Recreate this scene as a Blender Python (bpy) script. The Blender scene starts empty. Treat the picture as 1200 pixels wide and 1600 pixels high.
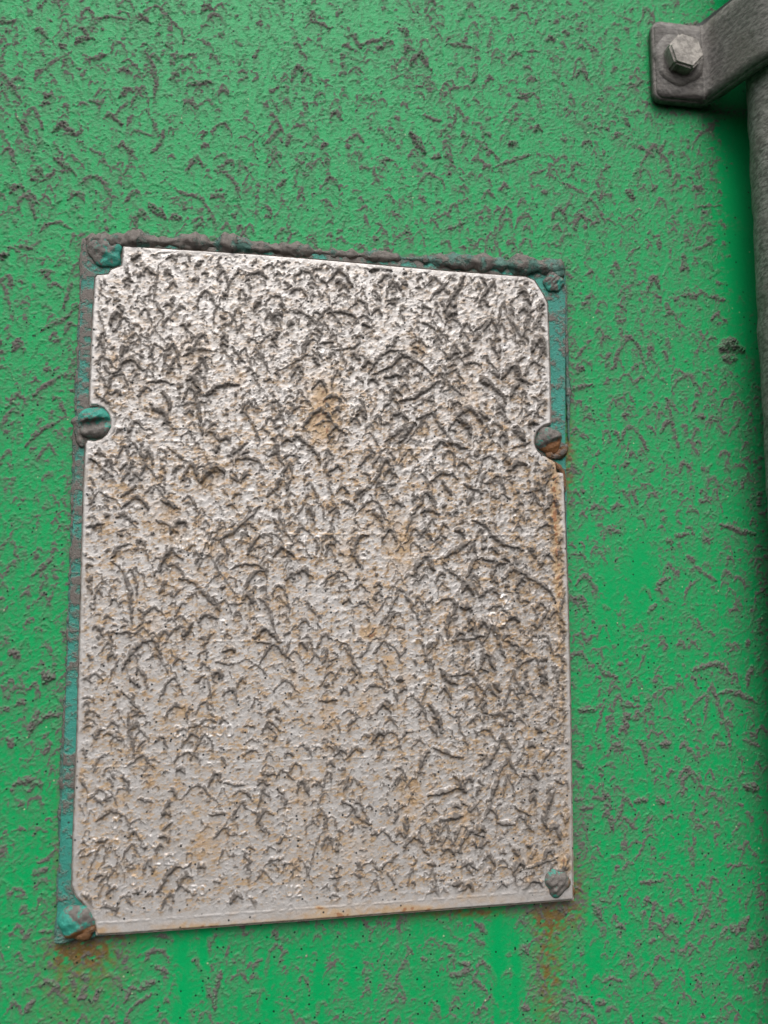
import bpy, bmesh, math, random
import numpy as np
from mathutils import Matrix, Vector

scene = bpy.context.scene
# ------------------------------------------------------------------ camera
# pose solved from the four corners of the metal plate (source picture 1200 x 1600)
F = 1117.9
CX, CY = 600.0, 800.0
VV = np.array([565.34, -11498.8]); VH = np.array([8191.8, 880.2])
def _k(p):
    v = np.array([(p[0]-CX)/F, (p[1]-CY)/F, 1.0]); return v/np.linalg.norm(v)
RX = _k(VH); RZ = _k(VV); RZ = RZ - RX*RX.dot(RZ); RZ /= np.linalg.norm(RZ)
RY = np.cross(RZ, RX)
RM = np.stack([RX, RY, RZ], 1)            # world -> camera (x right, y down, z forward)
def _ray(px, py):
    return RM.T @ np.array([(px-CX)/F, (py-CY)/F, 1.0])
_d = _ray(495, 925)                       # world origin: middle of the plate, on the wall
_a, _b = _ray(130, 375), _ray(880, 422)
_w = abs(_b[0]/_b[1] - _a[0]/_a[1])
DIST = 0.200/_w                           # the plate is 200 mm wide
CAM = -_d/_d[1]*DIST
def unproj(px, py, y=0.0):
    d = _ray(px, py); t = (y-CAM[1])/d[1]
    p = CAM + d*t
    return p[0], p[2]
cam_d = bpy.data.cameras.new('camera'); cam = bpy.data.objects.new('camera', cam_d)
scene.collection.objects.link(cam); scene.camera = cam
cam_d.sensor_fit = 'VERTICAL'; cam_d.sensor_height = 36; cam_d.lens = F/1600*36
cam_d.clip_start = 0.005; cam_d.clip_end = 100
m3 = Matrix(RM.T.tolist()) @ Matrix(((1,0,0),(0,-1,0),(0,0,-1)))
cam.matrix_world = Matrix.Translation(Vector(CAM.tolist())) @ m3.to_4x4()
cam_d.dof.use_dof = True; cam_d.dof.focus_distance = 0.285; cam_d.dof.aperture_fstop = 6.5
scene.render.resolution_x = 768; scene.render.resolution_y = 1024

# ------------------------------------------------------------------ light
SUN_EL, SUN_AZ = 54, -6                  # above, in front of the wall and to its right
w = bpy.data.worlds.new('World'); scene.world = w; w.use_nodes = True
nt = w.node_tree; nt.nodes.clear()
sky = nt.nodes.new('ShaderNodeTexSky'); sky.sky_type = 'NISHITA'; sky.sun_disc = False
sky.sun_elevation = math.radians(SUN_EL); sky.sun_rotation = math.radians(180+SUN_AZ*-1)
sky.air_density = 1.0; sky.dust_density = 6.0; sky.ozone_density = 1.0
hs = nt.nodes.new('ShaderNodeHueSaturation'); hs.inputs['Saturation'].default_value = 0.34
bg = nt.nodes.new('ShaderNodeBackground'); bg.inputs['Strength'].default_value = 0.145
wo = nt.nodes.new('ShaderNodeOutputWorld')
nt.links.new(sky.outputs[0], hs.inputs['Color']); nt.links.new(hs.outputs[0], bg.inputs['Color'])
nt.links.new(bg.outputs[0], wo.inputs['Surface'])
sd = bpy.data.lights.new('sun', 'SUN'); sd.energy = 1.3; sd.angle = math.radians(50); sd.color = (1, 0.965, 0.93)
so = bpy.data.objects.new('sun', sd); scene.collection.objects.link(so)
_e, _z = math.radians(SUN_EL), math.radians(SUN_AZ)
tow = Vector((math.sin(_z)*math.cos(_e), -math.cos(_z)*math.cos(_e), math.sin(_e)))
so.rotation_euler = tow.to_track_quat('Z', 'Y').to_euler()
vs = scene.view_settings
scene.display_settings.display_device = 'sRGB'
vs.view_transform = 'Standard'; vs.look = 'None'; vs.gamma = 1; vs.use_curve_mapping = False
vs.exposure = 0.05

# ------------------------------------------------------------------ node helpers
def newmat(name):
    m = bpy.data.materials.new(name); m.use_nodes = True
    t = m.node_tree; p = t.nodes['Principled BSDF']
    return m, t, p
def N(t, typ, **kw):
    n = t.nodes.new(typ)
    for k, v in kw.items(): setattr(n, k, v)
    return n
def attr(t, name):
    return N(t, 'ShaderNodeAttribute', attribute_name=name).outputs['Fac']
def noise(t, scale, detail=3, rough=0.55, vec=None, dist=0.0, stretch=None, rot=0.0, out='Fac'):
    tc = N(t, 'ShaderNodeTexCoord'); src = tc.outputs['Object']
    if stretch or rot:
        mp = N(t, 'ShaderNodeMapping'); mp.inputs['Scale'].default_value = stretch or (1,1,1)
        mp.inputs['Rotation'].default_value = (0, rot, 0)
        t.links.new(src, mp.inputs[0]); src = mp.outputs[0]
    n = N(t, 'ShaderNodeTexNoise'); n.inputs['Scale'].default_value = scale
    n.inputs['Detail'].default_value = detail; n.inputs['Roughness'].default_value = rough
    n.inputs['Distortion'].default_value = dist
    t.links.new(src, n.inputs['Vector']); return n.outputs[out]
def ramp(t, src, a, b, lo=0.0, hi=1.0):
    n = N(t, 'ShaderNodeMapRange', interpolation_type='SMOOTHSTEP')
    n.inputs[1].default_value = a; n.inputs[2].default_value = b
    n.inputs[3].default_value = lo; n.inputs[4].default_value = hi
    t.links.new(src, n.inputs[0]); return n.outputs[0]
def mth(t, op, a, b=None, clamp=False):
    n = N(t, 'ShaderNodeMath', operation=op, use_clamp=clamp)
    for i, v in enumerate((a, b)):
        if v is None: continue
        if isinstance(v, (int, float)): n.inputs[i].default_value = v
        else: t.links.new(v, n.inputs[i])
    return n.outputs[0]
def mix(t, fac, a, b):
    n = N(t, 'ShaderNodeMix', data_type='RGBA')
    if isinstance(fac, (int, float)): n.inputs[0].default_value = fac
    else: t.links.new(fac, n.inputs[0])
    for i, v in ((6, a), (7, b)):
        if isinstance(v, tuple): n.inputs[i].default_value = (*v, 1)
        else: t.links.new(v, n.inputs[i])
    return n.outputs[2]
def specks(t, scale, size, keep=0.3, seed=0.0):
    """small round dots: voronoi cells, only a share of the cells keeps its dot"""
    tc = N(t, 'ShaderNodeTexCoord'); mp = N(t, 'ShaderNodeMapping'); mp.inputs['Location'].default_value = (seed, 0, seed)
    t.links.new(tc.outputs['Object'], mp.inputs[0])
    v = N(t, 'ShaderNodeTexVoronoi'); v.inputs['Scale'].default_value = scale
    t.links.new(mp.outputs[0], v.inputs['Vector'])
    dot = ramp(t, v.outputs['Distance'], size, size*0.5)
    sp = N(t, 'ShaderNodeSeparateColor'); t.links.new(v.outputs['Color'], sp.inputs[0])
    return mth(t, 'MULTIPLY', dot, ramp(t, sp.outputs[0], keep, keep-0.02))
def bump(t, p, h, strength, dist):
    b = N(t, 'ShaderNodeBump'); b.inputs['Strength'].default_value = strength; b.inputs['Distance'].default_value = dist
    t.links.new(h, b.inputs['Height']); t.links.new(b.outputs[0], p.inputs['Normal'])
def L(t, a, b): t.links.new(a, b)

GRIME = (0.150, 0.128, 0.112)
GRIME_D = (0.085, 0.073, 0.064)
TEAL = (0.035, 0.30, 0.235)

# wall: green enamel under dust film, runs of mud and rust
M_WALL, t, p = newmat('green_enamel')
dirt, film, rust = attr(t, 'dirt'), attr(t, 'film'), attr(t, 'rust')
green = mix(t, noise(t, 14, 3), (0.001, 0.330, 0.092), (0.002, 0.390, 0.114))
dust = mix(t, noise(t, 900, 2), (0.100, 0.165, 0.120), (0.165, 0.205, 0.160))
c = mix(t, mth(t, 'MULTIPLY', film, ramp(t, noise(t, 700, 3, 0.7), 0.2, 0.75, 0.55, 1.0)), green, dust)
rcol = mix(t, noise(t, 300, 3), (0.10, 0.040, 0.012), (0.30, 0.115, 0.025))
c = mix(t, rust, c, rcol)
gcol = mix(t, noise(t, 520, 3), (0.090, 0.087, 0.079), (0.178, 0.170, 0.154))
c = mix(t, dirt, c, gcol)
c = mix(t, specks(t, 380, 0.20, 0.34, 3.1), c, (0.010, 0.035, 0.022))
c = mix(t, mth(t, 'MULTIPLY', specks(t, 300, 0.13, 0.10, 9.7), 0.8), c, (0.42, 0.50, 0.30))
L(t, c, p.inputs['Base Color'])
L(t, mth(t, 'ADD', mth(t, 'MULTIPLY', dirt, 0.4), mth(t, 'MULTIPLY', film, 0.15), True), mth(t, 'ADD', 0, 0).node.inputs[0])
rr = mth(t, 'ADD', mth(t, 'MULTIPLY', dirt, 0.40), 0.38)
L(t, mth(t, 'ADD', rr, mth(t, 'MULTIPLY', film, 0.12), True), p.inputs['Roughness'])
L(t, mth(t, 'SUBTRACT', 0.23, mth(t, 'MULTIPLY', dirt, 0.16)), p.inputs['Specular IOR Level'])
hgt = mth(t, 'ADD', noise(t, 1500, 3, 0.6, stretch=(1, 1, 1.6), rot=0.5), mth(t, 'MULTIPLY', noise(t, 500, 2), 1.2))
bump(t, p, hgt, 0.35, 0.00035)

# face plate: dull stainless sheet, mud, ochre stains
M_FACE, t, p = newmat('dull_stainless')
dirt, film, rust = attr(t, 'dirt'), attr(t, 'film'), attr(t, 'rust')
base = mix(t, noise(t, 45, 4), (0.610, 0.585, 0.568), (0.710, 0.685, 0.668))
base = mix(t, mth(t, 'MULTIPLY', film, ramp(t, noise(t, 800, 3, 0.7), 0.25, 0.7, 0.4, 1.0)), base, (0.285, 0.242, 0.200))
ochre = mix(t, noise(t, 380, 3), (0.46, 0.220, 0.045), (0.50, 0.330, 0.120))
ochre = mix(t, ramp(t, rust, 0.76, 1.0), ochre, (0.33, 0.13, 0.035))
c = mix(t, mth(t, 'MULTIPLY', rust, 0.9), base, ochre)
gcol = mix(t, noise(t, 500, 3), (0.098, 0.086, 0.077), (0.185, 0.164, 0.147))
c = mix(t, dirt, c, gcol)
c = mix(t, specks(t, 400, 0.22, 0.32, 1.3), c, (0.02, 0.025, 0.028))
c = mix(t, mth(t, 'MULTIPLY', specks(t, 320, 0.15, 0.10, 5.3), 0.8), c, (0.85, 0.84, 0.82))
L(t, c, p.inputs['Base Color'])
L(t, mth(t, 'MULTIPLY', mth(t, 'SUBTRACT', 1, mth(t, 'MAXIMUM', dirt, rust), True), 0.46), p.inputs['Metallic'])
L(t, mth(t, 'ADD', mth(t, 'MULTIPLY', dirt, 0.32), 0.54), p.inputs['Roughness'])
bump(t, p, mth(t, 'ADD', noise(t, 1300, 3, 0.6), noise(t, 450, 2)), 0.35, 0.00030)

def painted(name, base, base2, grime_lo, grime_hi, scale=260, stretch=None):
    m, t, p = newmat(name)
    c = mix(t, noise(t, 120, 3), base, base2)
    g = mix(t, noise(t, 700, 3), GRIME_D, (0.21, 0.185, 0.165))
    sx = N(t, 'ShaderNodeSeparateXYZ'); L(t, N(t, 'ShaderNodeTexCoord').outputs['Object'], sx.inputs[0])
    k = ramp(t, mth(t, 'ADD', noise(t, scale, 5, 0.65, stretch=stretch), mth(t, 'ADD', mth(t, 'MULTIPLY', sx.outputs[2], 0.45), mth(t, 'MULTIPLY', mth(t, 'MAXIMUM', sx.outputs[0], 0.0), -0.75))), grime_lo, grime_hi)
    c = mix(t, k, c, g); c = mix(t, specks(t, 420, 0.2, 0.2, 2.2), c, (0.03, 0.03, 0.03))
    L(t, c, p.inputs['Base Color']); p.inputs['Roughness'].default_value = 0.62
    bump(t, p, mth(t, 'ADD', noise(t, 700, 4, 0.7), k), 0.7, 0.0006)
    return m
M_TEAL = painted('old_teal_paint', (0.02, 0.17, 0.13), (0.05, 0.34, 0.27), 0.42, 0.60, 190, (1, 1, 1.3))
M_CRUST = painted('grey_grime', (0.05, 0.135, 0.11), (0.08, 0.19, 0.155), 0.43, 0.57, 170)

M_RIVET, t, p = newmat('rivet_paint')
tl, rs = attr(t, 'dirt'), attr(t, 'rust')
k = ramp(t, mth(t, 'ADD', tl, mth(t, 'MULTIPLY', mth(t, 'SUBTRACT', noise(t, 330, 5, 0.75), 0.5), 2.6)), 0.35, 0.65)
c = mix(t, noise(t, 350, 4, 0.7), (0.012, 0.14, 0.10), (0.05, 0.42, 0.33))
c = mix(t, k, c, mix(t, noise(t, 600, 3), (0.06, 0.055, 0.05), (0.24, 0.215, 0.195)))
c = mix(t, ramp(t, mth(t, 'ADD', rs, mth(t, 'SUBTRACT', noise(t, 500, 3), 0.5)), 0.4, 0.7), c, (0.20, 0.085, 0.028))
L(t, c, p.inputs['Base Color']); p.inputs['Roughness'].default_value = 0.6
bump(t, p, noise(t, 900, 4, 0.7), 0.8, 0.0006)

M_RUST = painted('rusty_crust', (0.12, 0.050, 0.018), (0.22, 0.12, 0.055), 0.42, 0.56, 240)

def grimy_metal(name, a, b, streak):
    m, t, p = newmat(name)
    n1 = noise(t, 330, 5, 0.7, stretch=streak, rot=0.6); n2 = noise(t, 60, 3)
    c = mix(t, ramp(t, n1, 0.35, 0.65), a, b)
    c = mix(t, ramp(t, n2, 0.4, 0.7, 0, 0.45), c, (0.13, 0.115, 0.10))
    L(t, c, p.inputs['Base Color']); p.inputs['Roughness'].default_value = 0.62; p.inputs['Metallic'].default_value = 0.1
    bump(t, p, mth(t, 'ADD', n1, noise(t, 800, 3)), 0.45, 0.0006)
    return m
M_PIPE = grimy_metal('grimy_pipe_steel', (0.105, 0.100, 0.092), (0.34, 0.325, 0.305), (1, 1, 2.5))
M_STRAP = grimy_metal('grimy_strap_steel', (0.085, 0.080, 0.074), (0.215, 0.203, 0.190), (1, 1, 2.5))
M_BOLT = grimy_metal('worn_bolt_steel', (0.20, 0.188, 0.17), (0.47, 0.44, 0.40), (1, 1, 1))
M_RUBBER, t, p = newmat('black_rubber')
p.inputs['Base Color'].default_value = (0.018, 0.020, 0.021, 1); p.inputs['Roughness'].default_value = 0.55
bump(t, p, noise(t, 500, 3), 0.3, 0.0004)

# ------------------------------------------------------------------ object helpers
def tag(o, **k):
    for a, b in k.items(): o[a] = b
    return o
def mesh_obj(name, verts, faces, mat, parent=None, smooth=True, attrs=None, loc=(0,0,0)):
    me = bpy.data.meshes.new(name)
    verts = np.asarray(verts, np.float32); faces = np.asarray(faces, np.int32)
    me.vertices.add(len(verts)); me.vertices.foreach_set('co', verts.ravel())
    nf, k = faces.shape
    me.loops.add(nf*k); me.loops.foreach_set('vertex_index', faces.ravel())
    me.polygons.add(nf)
    me.polygons.foreach_set('loop_start', np.arange(nf, dtype=np.int32)*k)
    me.polygons.foreach_set('loop_total', np.full(nf, k, np.int32))
    me.update(calc_edges=True)
    if smooth: me.polygons.foreach_set('use_smooth', np.ones(nf, bool))
    for an, av in (attrs or {}).items():
        a = me.attributes.new(an, 'FLOAT', 'POINT'); a.data.foreach_set('value', np.asarray(av, np.float32).ravel())
    me.materials.append(mat)
    o = bpy.data.objects.new(name, me); scene.collection.objects.link(o)
    o.parent = parent; o.location = loc
    return o
def bm_obj(name, bm, mat, parent=None, smooth=False, loc=(0,0,0)):
    me = bpy.data.meshes.new(name); bm.normal_update(); bm.to_mesh(me); bm.free()
    if smooth:
        for q in me.polygons: q.use_smooth = True
    me.materials.append(mat)
    o = bpy.data.objects.new(name, me); scene.collection.objects.link(o); o.parent = parent; o.location = loc
    return o
def empty(name, loc):
    o = bpy.data.objects.new(name, None); scene.collection.objects.link(o); o.location = loc; o.empty_display_size = 0.02
    return o

# ------------------------------------------------------------------ fields
class Field:
    """raster over a patch of the plane; x to the right, z up, pitch in metres"""
    def __init__(s, x0, x1, z0, z1, pitch, seed):
        s.x0, s.z0, s.p = x0, z0, pitch
        s.nx = int((x1-x0)/pitch)+1; s.nz = int((z1-z0)/pitch)+1
        s.rng = np.random.default_rng(seed)
        s.S = np.full((s.nz, s.nx), -1.0, np.float32); s.H = np.zeros((s.nz, s.nx), np.float32)
        s.X = x0+np.arange(s.nx)*pitch; s.Z = z0+np.arange(s.nz)*pitch
        gx, gz = np.meshgrid(s.X, s.Z); s.gx, s.gz = gx, gz
        fx = np.fft.rfftfreq(s.nx, pitch); fz = np.fft.fftfreq(s.nz, pitch)
        s.FX, s.FZ = np.meshgrid(fx, fz)
        # picture coordinates of every cell, only used to look up traced marks
        P = np.stack([gx-CAM[0], np.full_like(gx, -CAM[1]), gz-CAM[2]], -1) @ RM.T
        s.px = P[..., 0]/P[..., 2]*F+CX; s.py = P[..., 1]/P[..., 2]*F+CY
    def band(s, wl, width=0.5, aniso=1.0, ang=0.0):
        """gaussian noise of wavelength wl (m), drawn out by aniso along angle ang"""
        c, d = math.cos(ang), math.sin(ang)
        u = (s.FX*c+s.FZ*d)*aniso; v = (-s.FX*d+s.FZ*c)
        r = np.sqrt(u*u+v*v)*wl+1e-9
        f = np.fft.rfft2(s.rng.standard_normal((s.nz, s.nx)))
        o = np.fft.irfft2(f*np.exp(-(np.log(r)/width)**2/2), s=(s.nz, s.nx))
        return (o/o.std()).astype(np.float32)
    def low(s, wl, aniso=1.0, ang=0.0):
        c, d = math.cos(ang), math.sin(ang)
        u = (s.FX*c+s.FZ*d)*aniso; v = (-s.FX*d+s.FZ*c)
        f = np.fft.rfft2(s.rng.standard_normal((s.nz, s.nx)))
        o = np.fft.irfft2(f*np.exp(-(u*u+v*v)*wl*wl), s=(s.nz, s.nx))
        return (o/o.std()).astype(np.float32)
    def stroke(s, pts, w, tip=(0.25, 0.25), hk=1.0):
        """pts in metres, w = half width in metres at the middle"""
        pts = np.asarray(pts, float)
        if len(pts) == 1: pts = np.vstack([pts, pts+[w*0.3, 0]])
        if len(pts) >= 3:            # round the polyline
            q = [pts[0]]
            for a, b in zip(pts[:-1], pts[1:]): q += [a*0.72+b*0.28, a*0.28+b*0.72]
            q.append(pts[-1]); pts = np.array(q)
        m = w*2.2
        i0 = max(0, int((pts[:,0].min()-m-s.x0)/s.p)); i1 = min(s.nx, int((pts[:,0].max()+m-s.x0)/s.p)+2)
        j0 = max(0, int((pts[:,1].min()-m-s.z0)/s.p)); j1 = min(s.nz, int((pts[:,1].max()+m-s.z0)/s.p)+2)
        if i1 <= i0 or j1 <= j0: return
        X, Z = s.wx[j0:j1, i0:i1], s.wz[j0:j1, i0:i1]
        seg = np.linalg.norm(np.diff(pts, axis=0), axis=1); cum = np.concatenate([[0], np.cumsum(seg)]); tot = cum[-1]+1e-9
        best = np.full(X.shape, -1.0)
        for k in range(len(seg)):
            a, b = pts[k], pts[k+1]; d = b-a; l2 = d.dot(d)+1e-12
            tt = np.clip(((X-a[0])*d[0]+(Z-a[1])*d[1])/l2, 0, 1)
            dist = np.hypot(X-a[0]-tt*d[0], Z-a[1]-tt*d[1])
            u = (cum[k]+tt*seg[k])/tot
            wd = w*(tip[0]*(1-u)+tip[1]*u+(1-(tip[0]+tip[1])/2)*np.sin(np.pi*u)**0.8)
            best = np.maximum(best, 1-dist/np.maximum(wd, 1e-6)*1.0)
        s.S[j0:j1, i0:i1] = np.maximum(s.S[j0:j1, i0:i1], best)
        s.H[j0:j1, i0:i1] = np.maximum(s.H[j0:j1, i0:i1], np.clip(best, 0, 1)*w*hk)
    def setwarp(s, amp, wl):
        s.wx = s.gx+s.band(wl, 0.6)*amp+s.band(wl*3, 0.6)*amp*1.4; s.wz = s.gz+s.band(wl, 0.6)*amp+s.band(wl*3, 0.6)*amp*1.4
    def lam(s, x, z, hw, w, tall=1.2, both=0.62):
        """an arched run mark: a parabola open at the foot, one leg often missing"""
        r = s.rng; a, b = r.uniform(0.45, 1.0), r.uniform(0.45, 1.0); k = r.random()
        if k > both: 
            if r.random() < 0.55: b = r.uniform(0, 0.25)
            else: a = r.uniform(0, 0.25)
        p = r.uniform(1.15, 1.8); ht = hw*tall*r.lognormal(0, 0.35); sk = r.normal(0, 0.28)
        u = np.linspace(-a, b, 8); q = hw*0.07
        pts = np.stack([x+hw*(u+0.0*u)+r.normal(0, q, 8), z-ht*np.abs(u)**p+hw*sk*u+r.normal(0, q, 8)], 1)
        i = np.clip(((pts[:, 0]-s.x0)/s.p).astype(int), 0, s.nx-1); j = np.clip(((pts[:, 1]-s.z0)/s.p).astype(int), 0, s.nz-1)
        if (s.S[j, i] > -0.25).mean() > 0.3: return          # would run into a mark that is there already
        s.stroke(pts, w, (r.uniform(0.1, 0.45), r.uniform(0.1, 0.45)))
    def scatter(s, cx, cz, hw, w, prob, tall=1.1, both=0.65, firs=0.0):
        """arches over a jittered brick-like grid, so that they stay apart like scales"""
        r = s.rng; jz = 0; z = s.Z[-1]
        while z > s.Z[0]:
            x = s.X[0]+(jz % 2)*cx/2+r.uniform(-.2, .2)*cx
            while x < s.X[-1]:
                xx, zz = x+r.normal(0, 0.24)*cx, z+r.normal(0, 0.30)*cz
                i, j = min(s.nx-1, max(0, int((xx-s.x0)/s.p))), min(s.nz-1, max(0, int((zz-s.z0)/s.p)))
                pk = prob[j, i]
                if r.random() < pk:
                    h = hw*r.lognormal(0, 0.38); ww = w*r.lognormal(0, 0.28)*(0.75+0.35*min(pk, 1.3))
                    if r.random() < firs: s.fir(xx, zz, h*0.8, ww*0.9, int(r.integers(2, 5)), cz*0.55)
                    else: s.lam(xx, zz, h, ww, tall, both)
                x += cx
            z -= cz; jz += 1
    def fir(s, x, z, hw, w, n, step):
        for _ in range(n):
            s.lam(x+s.rng.normal(0, hw*0.25), z, hw*s.rng.uniform(0.5, 1.0), w*s.rng.uniform(0.55, 1.0), 1.5, 0.75)
            z -= step*s.rng.uniform(0.6, 1.4); hw *= s.rng.uniform(0.9, 1.22)

def smooth(a, lo, hi):
    t = np.clip((a-lo)/(hi-lo), 0, 1); return t*t*(3-2*t)
def tail(d, length, pitch):
    """what the rain carries down below each mark: an exponential run towards the foot"""
    k = math.exp(-pitch/length); o = np.zeros_like(d); acc = np.zeros(d.shape[1])
    for j in range(d.shape[0]-1, -1, -1):
        acc = acc*k+d[j]*(1-k); o[j] = acc
    return o
PXM = 0.000262                      # one source pixel on the wall, in metres
def ell(f, x, y, rx, ry, k=1.0, p=1.0):
    return k*np.exp(-(((f.px-x)/rx)**2+((f.py-y)/ry)**2)**p)

WALL_MARKS = """117,70 123,60 147,60 6;140,92 167,87 7;60,117 80,97 110,80 3;217,23 237,37 6;150,30 167,25 197,30 4;280,87 307,85 5
290,133 333,128 6;100,210 127,208 127,197 5;163,183 173,177 190,197 6;83,245 100,255 118,272 7;127,287 143,272 163,283 173,310 4.5
227,77 247,123 240,153 5;63,283 90,267 4;23,173 37,200 50,220 4;0,113 20,133 33,160 5;0,33 20,35 6;233,240 250,227 257,200 4
277,297 290,305 310,303 330,333 4;327,310 350,303 5;233,317 257,337 6;333,267 360,270 377,310 3.5;307,62 320,63 337,82 2.5;210,203 240,213 3
140,157 160,162 5;190,97 203,93 217,110 3;807,153 833,147 6;873,283 917,303 3;923,310 947,347 4;1087,390 1120,373 5;1090,323 1127,320 4
1007,233 1023,247 6;1067,462 1090,462 7;1110,463 1137,470 7;1117,442 1140,443 5;827,275 853,263 4;1030,373 1030,390 5
1125,819 1141,822 1156,831 1181,834 8;1053,837 1075,834 6;1025,914 1044,903 7;1084,883 1119,909 5;1069,937 1072,916 1094,903 3
1012,956 1025,945 7;894,934 909,934 919,953 7;941,947 953,953 6;1081,1048 1116,1034 1131,1041 1141,1056 7;1122,1084 1144,1078 1181,1097 7
1175,1037 1166,1072 7;903,1109 928,1109 8;994,1156 1009,1166 1009,1194 6;1031,1162 1047,1162 10;991,1251 1012,1250 8;1025,1247 1037,1256 8
1162,1228 1184,1231 13;1162,1156 1187,1166 5;931,1037 950,1056 966,1056 6;1119,1160 1134,1163 5;897,1187 912,1200 7;941,823 975,834 4
897,866 912,866 916,878 4;972,1100 991,1103 6;60,363 80,343 113,357 4;27,383 50,390 5;60,423 87,425 4;0,400 10,400 12;233,320 260,343 7
267,337 283,343 7;63,517 110,493 5;80,533 97,530 5;50,620 67,603 107,583 5;37,697 67,670 93,657 5;55,1350 75,1342 90,1327 3.5
50,1367 75,1357 5;60,1457 82,1455 5;60,1542 77,1530 92,1545 6;240,1462 255,1462 270,1470 4;225,1502 237,1485 257,1485 6
235,1507 262,1519 5;212,1547 242,1532 6;205,1575 237,1552 5;345,1515 335,1550 335,1577 7;702,1522 725,1522 737,1510 717,1502 7
740,1437 762,1460 5;745,1470 760,1477 4;735,1522 762,1550 4;927,1412 940,1435 9;937,1405 950,1407 5;930,1565 947,1565 7;817,1572 827,1580 7
940,1535 955,1527 972,1532 5;905,1262 927,1262 5;897,1250 915,1247 4;925,1247 945,1250 4;1125,545 1140,538 1160,548 22;1130,560 1150,560 15
640,205 665,240 9;660,180 690,190 5;700,68 740,75 5;770,262 830,240 4;100,480 112,440 4;885,610 925,600 6;900,560 915,540 4;1170,1430 1150,1460 9
1000,1380 1030,1376 6;560,70 600,60 5;480,30 520,45 5;415,225 440,200 5;1040,620 1060,700 5;60,1110 45,1150 8;50,900 85,870 5;20,1225 55,1215 7"""
PLATE_MARKS = """229,598 247,594 272,600 4;323,617 348,598 373,601 7;272,636 310,627 323,630 3;285,557 310,543 329,548 3.5;362,541 383,567 4
452,484 481,491 494,503 3.5;430,583 456,567 487,551 500,557 2.5;148,614 177,636 180,665 161,693 3;152,576 161,589 174,617 3;262,697 294,722 3.5
361,709 389,690 4;367,719 399,714 411,731 3.5;307,731 335,722 3;148,719 177,744 3.5;373,633 399,665 405,697 2.5;224,687 218,709 247,750 2.5
190,776 212,760 4;247,415 240,472 2.5;338,478 370,497 370,519 2;237,399 272,391 373,399 3;512,490 525,486 547,489 560,502 5;500,536 522,534 4
520,547 550,544 562,535 3;575,585 592,557 607,547 632,547 5;600,589 625,585 6;625,627 650,619 670,605 687,595 6;646,522 665,540 4
450,655 460,635 477,637 2.5;487,545 507,562 3;605,470 625,465 4;748,586 765,594 773,611 793,620 4;793,569 821,558 4;770,606 784,611 790,631 5
829,620 849,628 3;756,755 798,743 3;725,755 753,771 5;253,780 280,795 5;135,823 163,817 6;243,813 267,820 280,833 4;337,845 360,833 377,820 407,790 4.5
360,887 380,880 413,883 417,903 4;280,903 300,905 320,927 337,947 4;173,877 190,883 203,913 207,973 4;173,987 210,988 4;233,993 243,988 250,1000 3
353,943 380,943 3;400,933 420,943 430,993 3;400,1002 440,1003 3;453,997 447,1020 3.5;303,1067 320,1053 3;203,1057 217,1073 5;337,1033 367,1038 3
570,800 587,795 603,833 4;657,800 673,795 687,803 5;737,813 757,817 770,837 790,852 817,858 6;693,872 713,857 743,842 6;753,872 790,880 7
693,887 713,897 737,920 4;493,857 513,830 533,850 3.5;500,913 533,887 547,907 3;683,943 693,933 710,937 713,953 697,967 700,997 6
707,1000 733,997 760,993 6;767,983 787,978 4;553,947 570,937 587,960 3;807,1040 833,1027 5;687,1043 700,1063 713,1067 8;620,1060 630,1062 7
523,1000 543,1003 547,1023 567,1057 3;790,1000 810,1010 5;833,987 847,967 860,943 3;567,1081 585,1067 602,1077 3;497,1093 525,1093 4
669,1098 683,1116 690,1144 8;763,1116 788,1112 791,1130 5;784,1144 770,1179 756,1200 6;784,1144 798,1175 4;676,1165 704,1179 725,1182 5
669,1242 697,1235 718,1228 7;686,1280 721,1273 7;837,1135 847,1144 7;777,1214 767,1249 7;802,1260 830,1273 5;865,1231 847,1277 854,1294 7
822,1319 830,1319 7;777,1284 805,1287 5;634,1273 634,1305 7;532,1250 553,1259 560,1277 581,1287 4;546,1210 536,1235 4;580,1301 590,1301 5
595,1354 623,1333 3;823,1357 844,1347 872,1338 4;515,1371 532,1368 5;707,1382 721,1377 6;606,1361 616,1378 3;865,1217 882,1224 4
133,1117 140,1107 157,1120 3;163,1150 170,1142 190,1157 3;190,1077 210,1097 227,1120 3.5;200,1113 207,1160 210,1183 3.5;147,1207 150,1187 170,1175 3
350,1222 383,1227 4;160,1250 177,1243 3.5;217,1247 240,1253 3;150,1313 170,1310 4;217,1307 230,1327 4;127,1337 143,1330 3;290,1137 313,1130 3
407,1207 433,1210 4;327,1272 353,1268 3.5;207,1393 223,1388 4;280,1380 307,1397 2.5;420,1343 443,1340 4;335,1377 345,1376 3
740,520 760,500 5;700,500 690,470 5;770,440 750,470 6;800,500 815,530 5;720,560 740,545 5;650,655 680,640 6;700,690 730,700 8;740,640 765,655 7
600,760 620,755 3;690,750 705,775 5;800,700 830,690 4;820,770 850,760 4;600,690 640,660 5;580,730 600,700 4;805,590 830,600 4;670,470 700,440 4"""  # the stroke along the upper left edge is the top ledge's shadow, painted in
def marks(f, text, yp, k=1.0, tip=(0.3, 0.3)):
    for row in text.replace('\n', ';').split(';'):
        q = row.split(); 
        if len(q) < 2: continue
        pts = [unproj(*map(float, a.split(',')), yp) for a in q[:-1]]
        f.stroke(pts, (float(q[-1])+1.5)*PXM*0.5*k*1.45, tip)

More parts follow.
